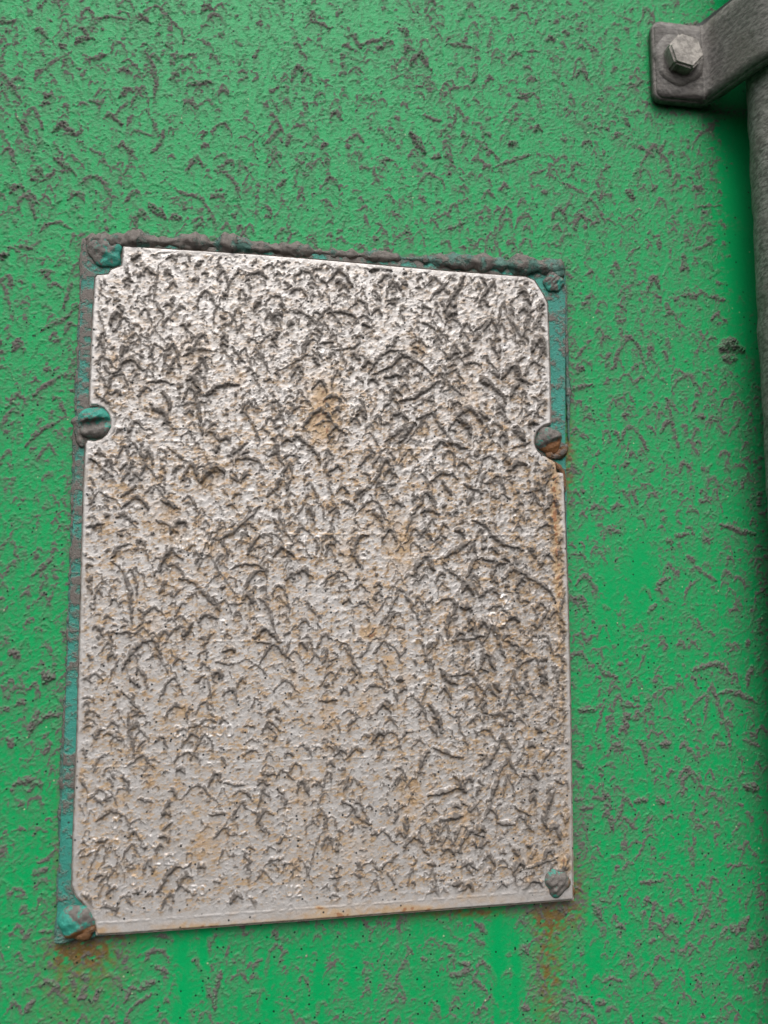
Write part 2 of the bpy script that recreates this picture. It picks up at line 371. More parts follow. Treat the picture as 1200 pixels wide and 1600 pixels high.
# ------------------------------------------------------------------ wall
cs = [unproj(x, y) for x, y in ((-40, -40), (1240, -40), (1240, 1640), (-40, 1640))]
wx0, wx1 = min(c[0] for c in cs), max(c[0] for c in cs); wz0, wz1 = min(c[1] for c in cs), max(c[1] for c in cs)
f = Field(wx0, wx1, wz0, wz1, 0.00034, 11)
print('wall raster', f.nx, f.nz, wx0, wx1, wz0, wz1, 'cam', CAM)
f.setwarp(0.00016, 0.0026)
streak = f.low(0.010, 0.45, math.pi/2)            # upright clean and dirty runs
clump = f.low(0.0045, 0.8, math.pi/2)
density = smooth(streak*0.6+clump*0.6, -1.3, 1.2)
def dens(x, z):
    i = min(f.nx-1, max(0, int((x-f.x0)/f.p))); j = min(f.nz-1, max(0, int((z-f.z0)/f.p)))
    return density[j, i]*keep[j, i], f.py[j, i]
px, py = f.px, f.py
# parts that the runs left clean: below the plate, in the lee of the pipe
px = px+7*f.low(0.003, 0.4, math.pi/2)
clean = sum(ell(f, x_, y_, rx_, ry_, k_, 1.2) for x_, y_, rx_, ry_, k_ in ((285, 1540, 13, 110, .9), (318, 1500, 9, 70, .8), (420, 1560, 14, 90, .6), (455, 1510, 8, 60, .6), (500, 1540, 12, 80, .6), (548, 1500, 9, 60, .6), (778, 1490, 13, 90, .95), (806, 1520, 8, 80, .8)))\
    + ell(f, 680, 1550, 26, 60, .3, 1.6)+ell(f, 1000, 900, 22, 70, .7, 1.5)+ell(f, 950, 950, 18, 80, .5, 1.5)+ell(f, 930, 1500, 16, 60, .5, 1.5)
wob = 7*f.low(0.004)+4*f.low(0.0015)
clean = clean+smooth(px+wob, 1116+(py-200)*0.035, 1130+(py-200)*0.035)*smooth(py+3*wob, 640, 420)
clean = np.clip(clean, 0, 1)
keep = 1-0.92*clean
r = f.rng
marks(f, WALL_MARKS, 0)
W, Hh = wx1-wx0, wz1-wz0
cols = smooth(f.low(0.0011, 0.22, math.pi/2)+0.5*f.low(0.003, 0.3, math.pi/2), -1.6, 0.5)      # runs keep to upright columns
pr = density*keep*(0.35+0.75*cols)
f.scatter(0.0190, 0.0180, 0.0050, 0.00100, 0.75*pr, 1.4, 0.8, 0.45)
f.scatter(0.0062, 0.0056, 0.0029, 0.00084, 0.12+1.0*pr, 1.35, 0.66, 0.30)
f.scatter(0.0034, 0.0030, 0.0012, 0.00046, 0.7*pr, 0.9, 0.45)
S1, H1 = f.S, f.H                                   # ghosts: older marks, only a thin skin of dust left on them
f.S = np.full((f.nz, f.nx), -1.0, np.float32); f.H = np.zeros((f.nz, f.nx), np.float32)
f.scatter(0.0054, 0.0048, 0.0027, 0.00060, 0.9*keep, 1.6, 0.66, 0.2)
f.scatter(0.0023, 0.0021, 0.0010, 0.00038, 0.9*keep, 1.0, 0.4)
S2, H2 = f.S, f.H; f.S, f.H = S1, H1
fine = f.band(0.0021, 0.42, 1.9, 0.45)
fine2 = f.band(0.0011, 0.4, 1.6, 0.45)
mid = f.band(0.006, 0.6)
S = f.S+0.07*fine2+0.05*fine
D = smooth(S, 0.0, 0.22)*keep
D = D*np.clip(0.88+0.22*f.band(0.003, 0.5)+0.12*f.band(0.008, 0.5), 0.45, 1)
G2 = smooth(S2+0.07*fine2+0.05*fine, 0.0, 0.3)*keep
dusty = np.clip(0.42+0.26*streak+0.22*clump, 0, 1)
dusty = dusty+ell(f, 1000, 150, 260, 260, .40)+ell(f, 130, 1540, 90, 80, .40)+ell(f, 1080, 560, 130, 260, .25)+ell(f, 850, 1500, 60, 110, .35)\
    + ell(f, 640, 1500, 90, 60, .15)
dusty = np.clip(dusty, 0, 1)*(1-0.95*clean)
grain = smooth(fine*0.8+fine2*0.5+mid*0.25, 1.25-dusty*0.8, 2.2-dusty*0.8)*keep
D = np.maximum(D, grain*0.30); D = np.maximum(D, G2*(0.18+0.42*dusty*smooth(mid, -1.2, 1.2)))
filmv = np.clip(0.03+0.42*dusty+0.10*smooth(fine, 0, 1.5), 0, 1)*keep
tw = np.clip(tail(np.maximum(D, G2*0.5), 0.0035, f.p)*2.0+0.10*fine, 0, 1)
D = np.maximum(D, smooth(tw+0.10*fine2+0.08*fine, 0.35, 1.0)*0.25*keep)
filmv = np.clip(filmv*0.42+0.22*tw*keep, 0, 1)
rustv = np.zeros_like(D)
for a in ((125, 1486, 34, 16, 2.2), (150, 1490, 55, 60, .5), (100, 1550, 60, 70, .25), (860, 1425, 26, 20, 1.8), (856, 1500, 20, 110, .85), (896, 1395, 18, 50, .9),
          (888, 720, 9, 60, .9), (640, 1432, 80, 8, .35), (740, 1425, 60, 7, .8), (93, 1400, 8, 120, .5), (880, 1330, 12, 120, .35), (165, 1462, 40, 8, 1.0)):
    rustv += ell(f, *a)
rustv = np.clip(rustv*(0.8+0.35*mid+0.25*fine), 0, 1)*0.85
# soft grey brown line along the backing plate edges, patch below the clamp
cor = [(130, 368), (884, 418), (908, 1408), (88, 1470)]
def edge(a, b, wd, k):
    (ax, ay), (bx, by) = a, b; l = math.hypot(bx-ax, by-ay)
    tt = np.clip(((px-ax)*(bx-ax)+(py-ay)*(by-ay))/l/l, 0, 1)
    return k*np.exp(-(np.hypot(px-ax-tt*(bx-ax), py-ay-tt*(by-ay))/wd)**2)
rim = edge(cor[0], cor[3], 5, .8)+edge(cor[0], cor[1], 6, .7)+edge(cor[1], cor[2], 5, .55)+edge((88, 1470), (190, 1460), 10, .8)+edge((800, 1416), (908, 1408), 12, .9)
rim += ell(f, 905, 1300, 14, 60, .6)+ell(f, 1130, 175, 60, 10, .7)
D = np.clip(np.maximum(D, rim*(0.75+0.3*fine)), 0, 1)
Hw = np.maximum(f.H*0.46, H2*0.36)*(0.8+0.3*fine2)*keep+(fine*0.020+fine2*0.022+mid*0.02)*1e-3*(0.3+dusty)*keep + grain*0.00005

# past the patch the marks are carried on at a coarser pitch
def axis(n):
    side = np.concatenate([np.arange(3, 620, 3), [760, 1000, 1500, 2200, 3600]])
    k = np.concatenate([-side[::-1], np.arange(n), n-1+side])
    m = np.abs(k) % (2*(n-1)); return k, np.where(m >= n, 2*(n-1)-m, m)
kx, ix = axis(f.nx); kz, iz = axis(f.nz)
X, Z = f.x0+kx*f.p, f.z0+kz*f.p
pad = lambda a: a[np.ix_(iz, ix)]
Xg, Zg = np.meshgrid(X, Z)
nzz, nxx = Xg.shape
idx = np.arange(nzz*nxx).reshape(nzz, nxx)
faces = np.stack([idx[:-1, :-1], idx[:-1, 1:], idx[1:, 1:], idx[1:, :-1]], -1).reshape(-1, 4)
wall = mesh_obj('wall', np.stack([Xg, -pad(Hw), Zg], -1).reshape(-1, 3), faces, M_WALL,
                attrs={'dirt': pad(D), 'film': pad(filmv), 'rust': pad(rustv)})
tag(wall, kind='structure', label='bright green enamelled steel wall covered in small grey brown runs of dried mud', category='wall')

# ------------------------------------------------------------------ the metal plate
base_c = unproj(495, 1440)
plate = empty('data_plate', (base_c[0], 0, base_c[1]))
tag(plate, label='mud streaked rust stained metal data plate riveted to the green wall', category='sign')
PO = Vector((-base_c[0], 0, -base_c[1]))            # children are written in world coordinates, shifted back here

def slab(name, outline_px, y_front, y_back, mat, bevel=0.0006, parent=plate):
    bm = bmesh.new()
    pts = [unproj(a, b, y_front) for a, b in outline_px]
    vsf = [bm.verts.new((x, y_front, z)) for x, z in pts]
    fc = bm.faces.new(vsf)
    g = bmesh.ops.extrude_face_region(bm, geom=[fc])
    for v in g['geom']:
        if isinstance(v, bmesh.types.BMVert): v.co.y = y_back
    bmesh.ops.recalc_face_normals(bm, faces=bm.faces)
    ed = [e for e in bm.edges if all(abs(v.co.y-y_front) < 1e-7 for v in e.verts)]
    bmesh.ops.bevel(bm, geom=ed, offset=bevel, segments=2, affect='EDGES')
    return bm_obj(name, bm, mat, parent, loc=PO)

YB, YF = -0.0028, -0.0040
slab('backing_plate', [(129, 371), (884, 421), (884, 700), (886, 760), (895, 1404), (87, 1469), (112, 850)], YB, 0.0006, M_TEAL, 0.0005)

def arc(cx, cy, r, a0, a1, n=9):
    return [(cx+r*math.cos(math.radians(a0+(a1-a0)*k/n)), cy+r*math.sin(math.radians(a0+(a1-a0)*k/n))) for k in range(n+1)]
OUT = [(191, 383), (400, 396), (532, 407), (620, 415), (700, 422), (822, 431), (836, 437), (850, 459), (857, 475), (860, 560), (862, 662)]
OUT += arc(861, 689, 25, -95, -255)[0:] + [(869, 722), (871, 737), (882, 738), (888, 900), (893, 1100), (897, 1407)]
OUT += [(520, 1436), (195, 1460), (150, 1462), (146, 1440), (132, 1416), (118, 1402), (111, 1385), (113, 1300), (119, 1150), (124, 950), (129, 760), (132, 694)]
OUT += arc(145, 661, 27, 110, -100) + [(138, 627), (143, 500), (147, 433), (151, 428), (168, 427), (172, 420), (189, 414), (190, 400)]
outm = np.array([unproj(a, b, YF) for a, b in OUT])

g = Field(outm[:,0].min()-0.001, outm[:,0].max()+0.001, outm[:,1].min()-0.001, outm[:,1].max()+0.001, 0.00028, 29)
print('plate raster', g.nx, g.nz)
# signed distance to the outline (inside positive)
inside = np.zeros((g.nz, g.nx), bool); dmin = np.full((g.nz, g.nx), 1.0)
for (ax, az), (bx, bz) in zip(outm, np.roll(outm, -1, 0)):
    cond = (az > g.gz) != (bz > g.gz)
    with np.errstate(divide='ignore', invalid='ignore'):
        xi = (bx-ax)*(g.gz-az)/(bz-az+1e-15)+ax
    inside ^= cond & (g.gx < xi)
    l2 = (bx-ax)**2+(bz-az)**2
    tt = np.clip(((g.gx-ax)*(bx-ax)+(g.gz-az)*(bz-az))/l2, 0, 1)
    dmin = np.minimum(dmin, np.hypot(g.gx-ax-tt*(bx-ax), g.gz-az-tt*(bz-az)))
sdist = np.where(inside, dmin, -dmin)
P = np.stack([g.gx-CAM[0], np.full_like(g.gx, YF-CAM[1]), g.gz-CAM[2]], -1) @ RM.T
g.px = P[..., 0]/P[..., 2]*F+CX; g.py = P[..., 1]/P[..., 2]*F+CY
px, py = g.px, g.py
# raised lettering and rules
emb = np.zeros((g.nz, g.nx), np.float32)
g.wx, g.wz = g.gx, g.gz
lett = np.zeros((g.nz, g.nx), np.float32)
def raised(pts, w=2.6, to=None):
    S0, H0 = g.S, g.H
    g.S = np.full((g.nz, g.nx), -1.0, np.float32); g.H = np.zeros((g.nz, g.nx), np.float32)
    P2 = [np.array(unproj(a, b, YF)) for a, b in pts]
    for a, b in zip(P2[:-1], P2[1:]): g.stroke([a, b], w*PXM*0.5*1.6, (1, 1))
    to = emb if to is None else to; np.maximum(to, smooth(g.S, 0, 0.7), out=to)
    g.S, g.H = S0, H0
for a in (((183, 667), (470, 672)), ((183, 687), (560, 697)), ((560, 699), (850, 706)), ((430, 834), (870, 836)), ((415, 873), (690, 873)), ((225, 1002), (878, 1000)),
          ((135, 1180), (480, 1165), (760, 1155), (885, 1150)), ((125, 1199), (440, 1188), (640, 1180), (886, 1171)), ((155, 1442), (480, 1419), (700, 1403), (860, 1391)),
          ((650, 1182), (651, 1408)), ((863, 738), (868, 860), (876, 1100), (882, 1350)), ((133, 1395), (140, 1200), (147, 1000))):
    raised(a, 2.6)
GL = {'O': [[(0,.25),(.25,0),(.75,0),(1,.25),(1,.75),(.75,1),(.25,1),(0,.75),(0,.25)]], 'C': [[(1,.15),(.7,0),(.3,0),(0,.3),(0,.7),(.3,1),(.7,1),(1,.85)]],
      'N': [[(0,1),(0,0),(1,1),(1,0)]], '1': [[(.2,.2),(.5,0),(.5,1)]], 'I': [[(.5,0),(.5,1)]], 'L': [[(0,0),(0,1),(.8,1)]], 'U': [[(0,0),(0,.7),(.3,1),(.7,1),(1,.7),(1,0)]],
      'T': [[(0,0),(1,0)],[(.5,0),(.5,1)]], 'E': [[(1,0),(0,0),(0,1),(1,1)],[(0,.5),(.8,.5)]], 'D': [[(0,0),(.6,0),(1,.3),(1,.7),(.6,1),(0,1),(0,0)]], 'P': [[(0,1),(0,0),(.8,0),(1,.25),(.8,.5),(0,.5)]],
      '2': [[(0,.2),(.3,0),(.8,0),(1,.25),(0,1),(1,1)]], 'F': [[(1,0),(0,0),(0,1)],[(0,.5),(.7,.5)]], 'J': [[(1,0),(1,.8),(.6,1),(.1,.85)]], 'Z': [[(0,0),(1,0),(0,1),(1,1)]]}
def text(s, x, y, h, w, gap):
    for ch in s:
        for pl in GL.get(ch, []): raised([(x+a*w, y+b*h) for a, b in pl], 2.4, lett)
        x += w+gap
text('F', 446, 850, 20, 10, 4); text('1O', 470, 838, 31, 12, 7); text('NUO', 276, 843, 20, 10, 6); text('OI', 317, 846, 20, 11, 6); text('O', 546, 634, 18, 9, 4)
text('CI', 272, 1134, 17, 10, 6); text('LJOIT', 324, 1133, 17, 9, 6); text('O', 176, 1278, 16, 8, 4); text('C', 142, 1311, 18, 10, 4); text('D', 178, 1311, 15, 9, 4)
text('U', 236, 1306, 17, 11, 5); text('LE', 243, 1335, 15, 9, 6); text('N', 261, 1335, 15, 9, 6); text('O', 446, 1266, 15, 7, 4); text('IO', 438, 1292, 14, 7, 5)
text('N', 494, 966, 18, 10, 5); text('2', 782, 930, 22, 12, 5); text('8', 760, 930, 22, 12, 5); text('OO', 765, 958, 17, 10, 5); text('U2', 448, 1384, 15, 8, 6)
text('ID', 330, 970, 18, 9, 6); text('T', 470, 640, 14, 9, 4); text('PO', 300, 1384, 13, 8, 5); text('O', 205, 1368, 14, 8, 5)
g.setwarp(0.00014, 0.0022)
r = g.rng
relief = smooth(py, 1250, 520)*0.75+smooth(px, 560, 760)*0.6                  # rougher towards the top and the right
relief = np.clip(relief+0.12, 0, 1)
lowc = g.low(0.006, 0.6, math.pi/2)
marks(g, PLATE_MARKS, YF, 0.95)
gw, gh = g.X[-1]-g.X[0], g.Z[-1]-g.Z[0]
def at(a, x, z): return a[min(g.nz-1, int((z-g.z0)/g.p)), min(g.nx-1, int((x-g.x0)/g.p))]
right = smooth(px, 640, 720)
cols = smooth(g.low(0.0010, 0.2, math.pi/2)+0.5*g.low(0.003, 0.3, math.pi/2), -1.7, 0.5)
rl = np.clip(0.50+0.60*relief, 0, 1.2)*(0.35+0.75*cols)
g.scatter(0.0150, 0.0140, 0.0058, 0.00100, rl*0.85, 1.3, 0.8, 0.45)
g.scatter(0.0066, 0.0062, 0.0034, 0.00112, rl*1.1*right, 1.4, 0.66, 0.30)
g.scatter(0.0062, 0.0058, 0.0033, 0.00078, rl*1.15*(1-right), 1.4, 0.66, 0.30)
g.scatter(0.0031, 0.0028, 0.0012, 0.00040, rl*0.62, 0.9, 0.45)
fa = g.band(0.0024, 0.45, 1.8, 0.55); fb = g.band(0.0012, 0.4, 1.5, 0.5); fm = g.band(0.005, 0.5, 1.2, 0.5)
S = g.S+0.06*fb+0.04*fa
Dp = smooth(S, 0.0, 0.22)
# smooth folded rim: bottom, left foot, right edge
rimk = np.maximum.reduce([smooth(py, 1425-(px-155)*0.068-4, 1440-(px-155)*0.068), smooth(sdist, 0.0030, 0.0012)*0.9])
rough = 1-0.9*rimk
crack = smooth(fa*0.75+fb*0.55+fm*0.4, 0.95-0.35*relief, 1.7-0.35*relief)*rough
pits = smooth(fb, 1.9, 2.5)*rough
ra, rb = g.band(0.0042, 0.5, 1.3, 0.6), g.band(0.0040, 0.6)
ridge = smooth(0.21-np.abs(ra+0.12*fb), 0, 0.10)*smooth(rb, 0.7-0.5*relief, 1.2-0.5*relief)*rough
Dp = np.clip(np.maximum(Dp*rough, crack*(0.20+0.25*relief)), 0, 1)
Dp = np.maximum(Dp, pits*0.75); Dp = np.maximum(Dp, ridge*0.45)
Dp = Dp*np.clip(0.85+0.22*g.band(0.0026, 0.5)+0.15*g.band(0.007, 0.5), 0.35, 1)
tp = np.clip(tail(Dp, 0.0030, g.p)*2.2+0.08*fa, 0, 1)
Dp = np.maximum(Dp, smooth(tp+0.12*fb+0.10*fa, 0.45, 1.15)*0.5*rough)
Dp = np.maximum(Dp, smooth(sdist, 0.0013, 0.0001)*smooth(fm+0.5*fa, -0.4, 1.6)*0.7)
Dp = Dp*(1-0.65*emb)*(1-0.9*lett)
R = np.zeros_like(Dp)
for a in ((507, 625, 24, 30, 1.1), (505, 668, 22, 26, 1.05), (330, 740, 15, 25, .55), (625, 850, 20, 42, .65), (577, 990, 15, 10, 1.5), (460, 1055, 7, 22, .6), (545, 865, 14, 30, .5),
          (240, 980, 12, 18, .4), (640, 1250, 22, 45, .45), (610, 1030, 8, 9, .9), (725, 1285, 8, 32, .6), (460, 1358, 12, 15, .75), (322, 1320, 22, 30, .5), (300, 550, 25, 25, .3),
          (515, 790, 9, 6, 1.0), (375, 590, 8, 14, .5), (570, 1100, 14, 22, .5), (510, 1120, 14, 30, .45), (285, 1110, 14, 14, .55), (655, 545, 15, 10, .55), (735, 620, 14, 20, .4),
          (180, 563, 7, 7, .8), (235, 1220, 10, 10, .5), (190, 1247, 10, 8, .6), (260, 800, 20, 26, .35), (330, 860, 10, 12, .5), (440, 940, 10, 18, .55), (580, 930, 12, 30, .4),
          (700, 970, 10, 20, .45), (635, 1060, 14, 10, .5), (270, 830, 30, 20, .3), (470, 1240, 20, 40, .3), (550, 1330, 30, 30, .25), (830, 1340, 20, 14, .4), (880, 1345, 10, 14, 1.1),
          (866, 790, 6, 62, 1.9), (872, 900, 6, 70, 1.2), (878, 1050, 6, 90, .35), (884, 1280, 6, 60, .35), (865, 715, 10, 14, 1.1),
          (320, 1450, 60, 8, 1.4), (520, 1430, 45, 10, 1.3), (650, 1422, 50, 8, .9), (430, 1440, 60, 5, .6), (620, 1420, 80, 9, .45), (760, 1405, 60, 7, .3), (500, 1418, 6, 3, 1.6), (160, 1455, 25, 6, .9)):
    R += ell(g, *a)
R0 = R.copy()
R += 0.40*tp*smooth(lowc, -0.8, 1.0)*smooth(py, 450, 800)
st = g.low(0.0022, 0.35, math.pi/2); st2 = g.low(0.0012, 0.5, math.pi/2)
R += 0.85*smooth(lowc*0.35+st*0.65+st2*0.5, 0.25, 1.6)*(0.45+0.65*smooth(py, 500, 850))*rough
R = np.maximum(np.clip(R*(0.85+0.20*fm+0.12*fa), 0, 0.74), np.clip(smooth(R0*(1+0.25*fm+0.2*fa), 1.05, 1.6), 0, 1))
Fp = np.clip(0.20+0.10*lowc+0.25*smooth(px, 700, 860)*smooth(py, 500, 900)+0.35*crack+0.12*smooth(S, -0.9, 0.2)*rough+0.30*tp, 0, 1)*(1-0.7*lett)*(0.45+0.55*rough)
Hp = g.H*smooth(S, -0.1, 0.3)*0.80*rough+(fa*0.018+fb*0.009+fm*0.060)*1e-3*(0.25+0.85*relief)*rough+crack*0.00010+ridge*0.00018+emb*0.00012*smooth(rb*0.5+fm*0.3, -0.9, 0.5)+lett*0.00030
Hp = np.maximum(Hp, -0.0002)
e = smooth(sdist, -0.0001, 0.0009)
ypos = YF-0.00035*e-Hp*e+0.0009*(1-e)
idx = np.arange(g.nz*g.nx).reshape(g.nz, g.nx)
fcs = np.stack([idx[:-1, :-1], idx[:-1, 1:], idx[1:, 1:], idx[1:, :-1]], -1).reshape(-1, 4)
ok = (sdist > -0.0002).ravel()
fcs = fcs[ok[fcs].all(1)]
used = np.unique(fcs); remap = np.full(g.nz*g.nx, -1); remap[used] = np.arange(len(used)); fcs = remap[fcs]
V = np.stack([g.gx, ypos, g.gz], -1).reshape(-1, 3)[used]
at_ = {'dirt': Dp.ravel()[used], 'film': Fp.ravel()[used], 'rust': R.ravel()[used]}
# sides: the smooth outline pulled back to the backing plate
n0 = len(V); no = len(outm)
ring = np.concatenate([np.stack([outm[:,0], np.full(no, YF+0.0002), outm[:,1]], 1), np.stack([outm[:,0], np.full(no, YB+0.0003), outm[:,1]], 1)])
sf = np.array([[n0+i, n0+(i+1) % no, n0+no+(i+1) % no, n0+no+i] for i in range(no)])
V = np.concatenate([V, ring]); fcs = np.concatenate([fcs, sf])
at_ = {k: np.concatenate([v, np.full(2*no, {'dirt': .25, 'film': .4, 'rust': .2}[k])]) for k, v in at_.items()}
mesh_obj('face_plate', V, fcs, M_FACE, plate, attrs=at_, loc=PO)

# rivets: lumpy heads, each its own polar relief
def rivet(cx, cy, rpx, hgt, fn, seed, squash=1.0):
    rg = np.random.default_rng(seed); nr, na = 40, 110
    x0, z0 = unproj(cx, cy, YF); R0 = rpx*PXM
    rr_ = np.linspace(0, 1, nr)[:, None]; an = np.linspace(0, 2*np.pi, na, endpoint=False)[None]
    lump = sum(rg.normal(0, 0.036)*np.cos(k*an+rg.uniform(0, 6.3)) for k in range(2, 7))
    rad = rr_*(1+lump*1.0)
    u, v = rad*np.cos(an), rad*np.sin(an)
    n = sum(rg.normal(0, 1)*np.sin(u*rg.uniform(-14, 14)+v*rg.uniform(-14, 14)+rg.uniform(0, 6)) for _ in range(14))/3.7
    dome = np.sqrt(np.clip(1-rr_**2.6, 0, 1))
    extra, grime, rst = fn(u, v)
    y = -(dome*(hgt+extra*hgt+n*0.07*hgt*np.clip(1.1-rr_**6, 0, 1)))
    base = YF 
    VV_ = np.stack([x0+u*R0, np.broadcast_to(base+0.0008, u.shape)+y, z0+v*R0*squash], -1).reshape(-1, 3)
    ii = np.arange(nr*na).reshape(nr, na)
    fs = np.stack([ii[:-1], ii[1:], np.roll(ii[1:], -1, 1), np.roll(ii[:-1], -1, 1)], -1).reshape(-1, 4)
    gr = np.broadcast_to(grime+0*u, u.shape)+n*0.06; rs_ = np.broadcast_to(rst+0*u, u.shape)
    return mesh_obj('rivet', VV_, fs, M_RIVET, plate, attrs={'dirt': gr, 'rust': rs_}, loc=PO)
sg = lambda a, k=8: 1/(1+np.exp(-k*a))
rivet(147, 660, 24, 0.0030, lambda u, v: (-0.75*sg(0.12-v+0.2*u, 22)*sg(v+0.35-0.2*u, 12)-0.1, 0.28+0.42*sg(0.25-v, 12), 0.1*u*0), 1)
rivet(858, 688, 22, 0.0036, lambda u, v: (-0.4*sg(-v-0.1+0.4*u, 14), 0.75+0*u, 1.0*sg(-v-0.25+0.5*u, 10)), 2)
rivet(163, 391, 25, 0.0024, lambda u, v: (-0.35*sg(-v-0.3-u*.5, 10), 0.72-0.45*sg(u-v*0.7-0.35, 6), 0*u), 3)
rivet(866, 440, 17, 0.0022, lambda u, v: (-0.3*sg(-v, 9), 0.62+0.3*v, 0*u), 4)
rivet(120, 1441, 26, 0.0026, lambda u, v: (0.15*sg(-u, 6)*sg(-v+.3, 6)-0.3*sg(u+v*-1-0.7, 10), 0.62-0.6*sg(-u-abs(v+0.1)*0.9+0.15, 10)+0.1*v, 0.95*sg(-v-0.45+u*0.35, 9)), 5, 0.85)
rivet(870, 1378, 21, 0.0034, lambda u, v: (0*u, 0.92-0.25*sg(u*u+v*v-0.45, 9), 0.55*sg(u-0.5, 8)), 6)
# rust washer under the lower left rivet
# crusts of grime: on the top ledge, on the TR corner, at the foot of BL
def crust(path_px, rad, seed, ybase, name='grime_crust', flat=0.8, mat=None):
    rg = np.random.default_rng(seed)
    pts = []
    for (a, b), (c_, d_) in zip(path_px[:-1], path_px[1:]):
        n = max(2, int(math.hypot(c_-a, d_-b)/2.0))
        pts += [(a+(c_-a)*k/n, b+(d_-b)*k/n) for k in range(n)]
    pts.append(path_px[-1]); n = len(pts); na = 20
    pw = np.array([unproj(a, b, ybase) for a, b in pts])
    def nz(wl, m=n):
        q = rg.standard_normal(m+200); kk = np.exp(-(np.arange(-60, 61)/wl)**2); q = np.convolve(q, kk/np.sqrt((kk**2).sum()), 'same'); return q[100:100+m]
    big, sm = nz(9), nz(2.5)
    V_, Fq = [], []
    nzs = np.stack([0.5*nz(5)+0.5*nz(2) for _ in range(na)], 1)
    for k in range(n):
        u = k/(n-1); endt = min(1, u*n/5, (1-u)*n/5)**0.5
        rr2 = rad*(0.80+0.34*big[k]+0.16*sm[k])*max(0.05, endt)
        rr2 = max(rr2, rad*0.25*endt)
        d = pw[min(n-1, k+1)]-pw[max(0, k-1)]; d /= np.linalg.norm(d)+1e-9; nr2 = np.array([-d[1], d[0]])
        for j in range(na):
            th = 2*math.pi*j/na; q = rr2*(1+0.17*nzs[k, j])
            off = math.cos(th)*q; dep = math.sin(th)*q*flat
            V_.append((pw[k, 0]+nr2[0]*off, ybase-dep, pw[k, 1]+nr2[1]*off))
    for k in range(n-1):
        for j in range(na): Fq.append((k*na+j, (k+1)*na+j, (k+1)*na+(j+1) % na, k*na+(j+1) % na))
    return mesh_obj(name, V_, Fq, mat or M_CRUST, plate, loc=PO)
crust([(132, 374), (200, 377), (300, 379), (420, 388), (520, 396), (640, 405), (760, 412), (884, 421)], 0.0029, 5, YB+0.0004)
crust([(134, 384), (148, 376), (172, 378), (196, 384)], 0.0030, 21, YB-0.0006)
crust([(838, 420), (868, 424), (882, 432)], 0.0024, 23, YB-0.0002)
crust([(98, 1452), (120, 1428), (140, 1424)], 0.0022, 26, YB-0.0004)
crust([(882, 425), (884, 480), (886, 560), (889, 690)], 0.0008, 8, YB+0.0018)
crust([(129, 372), (122, 560), (112, 850), (98, 1200), (88, 1467)], 0.0007, 12, YB+0.0020)
crust([(852, 708), (866, 714), (880, 706), (886, 694)], 0.0020, 31, YB-0.0006, 'rust_crust', 0.8, M_RUST)
crust([(868, 722), (880, 738), (884, 770)], 0.0013, 33, YB-0.0010, 'rust_crust', 0.6, M_RUST)
crust([(112, 1464), (134, 1456), (146, 1440)], 0.0022, 35, YB-0.0002, 'rust_crust', 0.7, M_RUST)
crust([(884, 1372), (894, 1392), (890, 1408)], 0.0013, 37, YB-0.0002, 'rust_crust', 0.7, M_RUST)
crust([(120, 650), (122, 680), (130, 700)], 0.0016, 39, YB-0.0002)
crust([(84, 1470), (110, 1464), (150, 1462)], 0.0012, 9, -0.0022)

# ------------------------------------------------------------------ pipe and its clamp
RP = 0.0170; YC = -0.0225
def sil_x(xc, z):        # left silhouette pixel of the pipe at height z
    dx, dy = xc-CAM[0], YC-CAM[1]; d = math.hypot(dx, dy); al = math.atan2(dx, dy)-math.asin(RP/d)
    t_ = math.sqrt(d*d-RP*RP); X_ = CAM[0]+math.sin(al)*t_; Y_ = CAM[1]+math.cos(al)*t_
    q = RM @ np.array([X_-CAM[0], Y_-CAM[1], z-CAM[2]]); return q[0]/q[2]*F+CX, q[1]/q[2]*F+CY
lo, hi = 0.1, 0.5
zt = unproj(1170, 250)[1]*0.9
for _ in range(40):
    mid_ = (lo+hi)/2
    sx, sy = sil_x(mid_, zt)
    if sx < 1165+(sy-140)*0.054: lo = mid_
    else: hi = mid_
XP = (lo+hi)/2
print('pipe x', XP, sil_x(XP, zt), sil_x(XP, zt-0.1))
na, zs = 96, np.concatenate([np.linspace(-1.6, -0.4, 8)[:-1], np.linspace(-0.4, 0.5, 900), np.linspace(0.5, 1.6, 8)[1:]])
rg = np.random.default_rng(3); nb = rg.standard_normal((len(zs), na)); fz = np.fft.fftfreq(len(zs))[:, None]; fa_ = np.fft.fftfreq(na)[None]
nb = np.real(np.fft.ifft2(np.fft.fft2(nb)*np.exp(-((fz*5)**2+(fa_*4)**2)*4))); nb /= nb.std()
th = np.linspace(0, 2*np.pi, na, endpoint=False)
rad = RP+nb*0.00016
V = np.stack([rad*np.cos(th)[None], rad*np.sin(th)[None], np.broadcast_to(zs[:, None], rad.shape)], -1).reshape(-1, 3)
ii = np.arange(len(zs)*na).reshape(len(zs), na)
fs = np.stack([ii[:-1], np.roll(ii[:-1], -1, 1), np.roll(ii[1:], -1, 1), ii[1:]], -1).reshape(-1, 4)
pipe = mesh_obj('pipe', V, fs, M_PIPE, loc=(XP, YC, 0))
tag(pipe, label='upright dark grey grimy steel pipe running down the right side of the green wall', category='pipe')

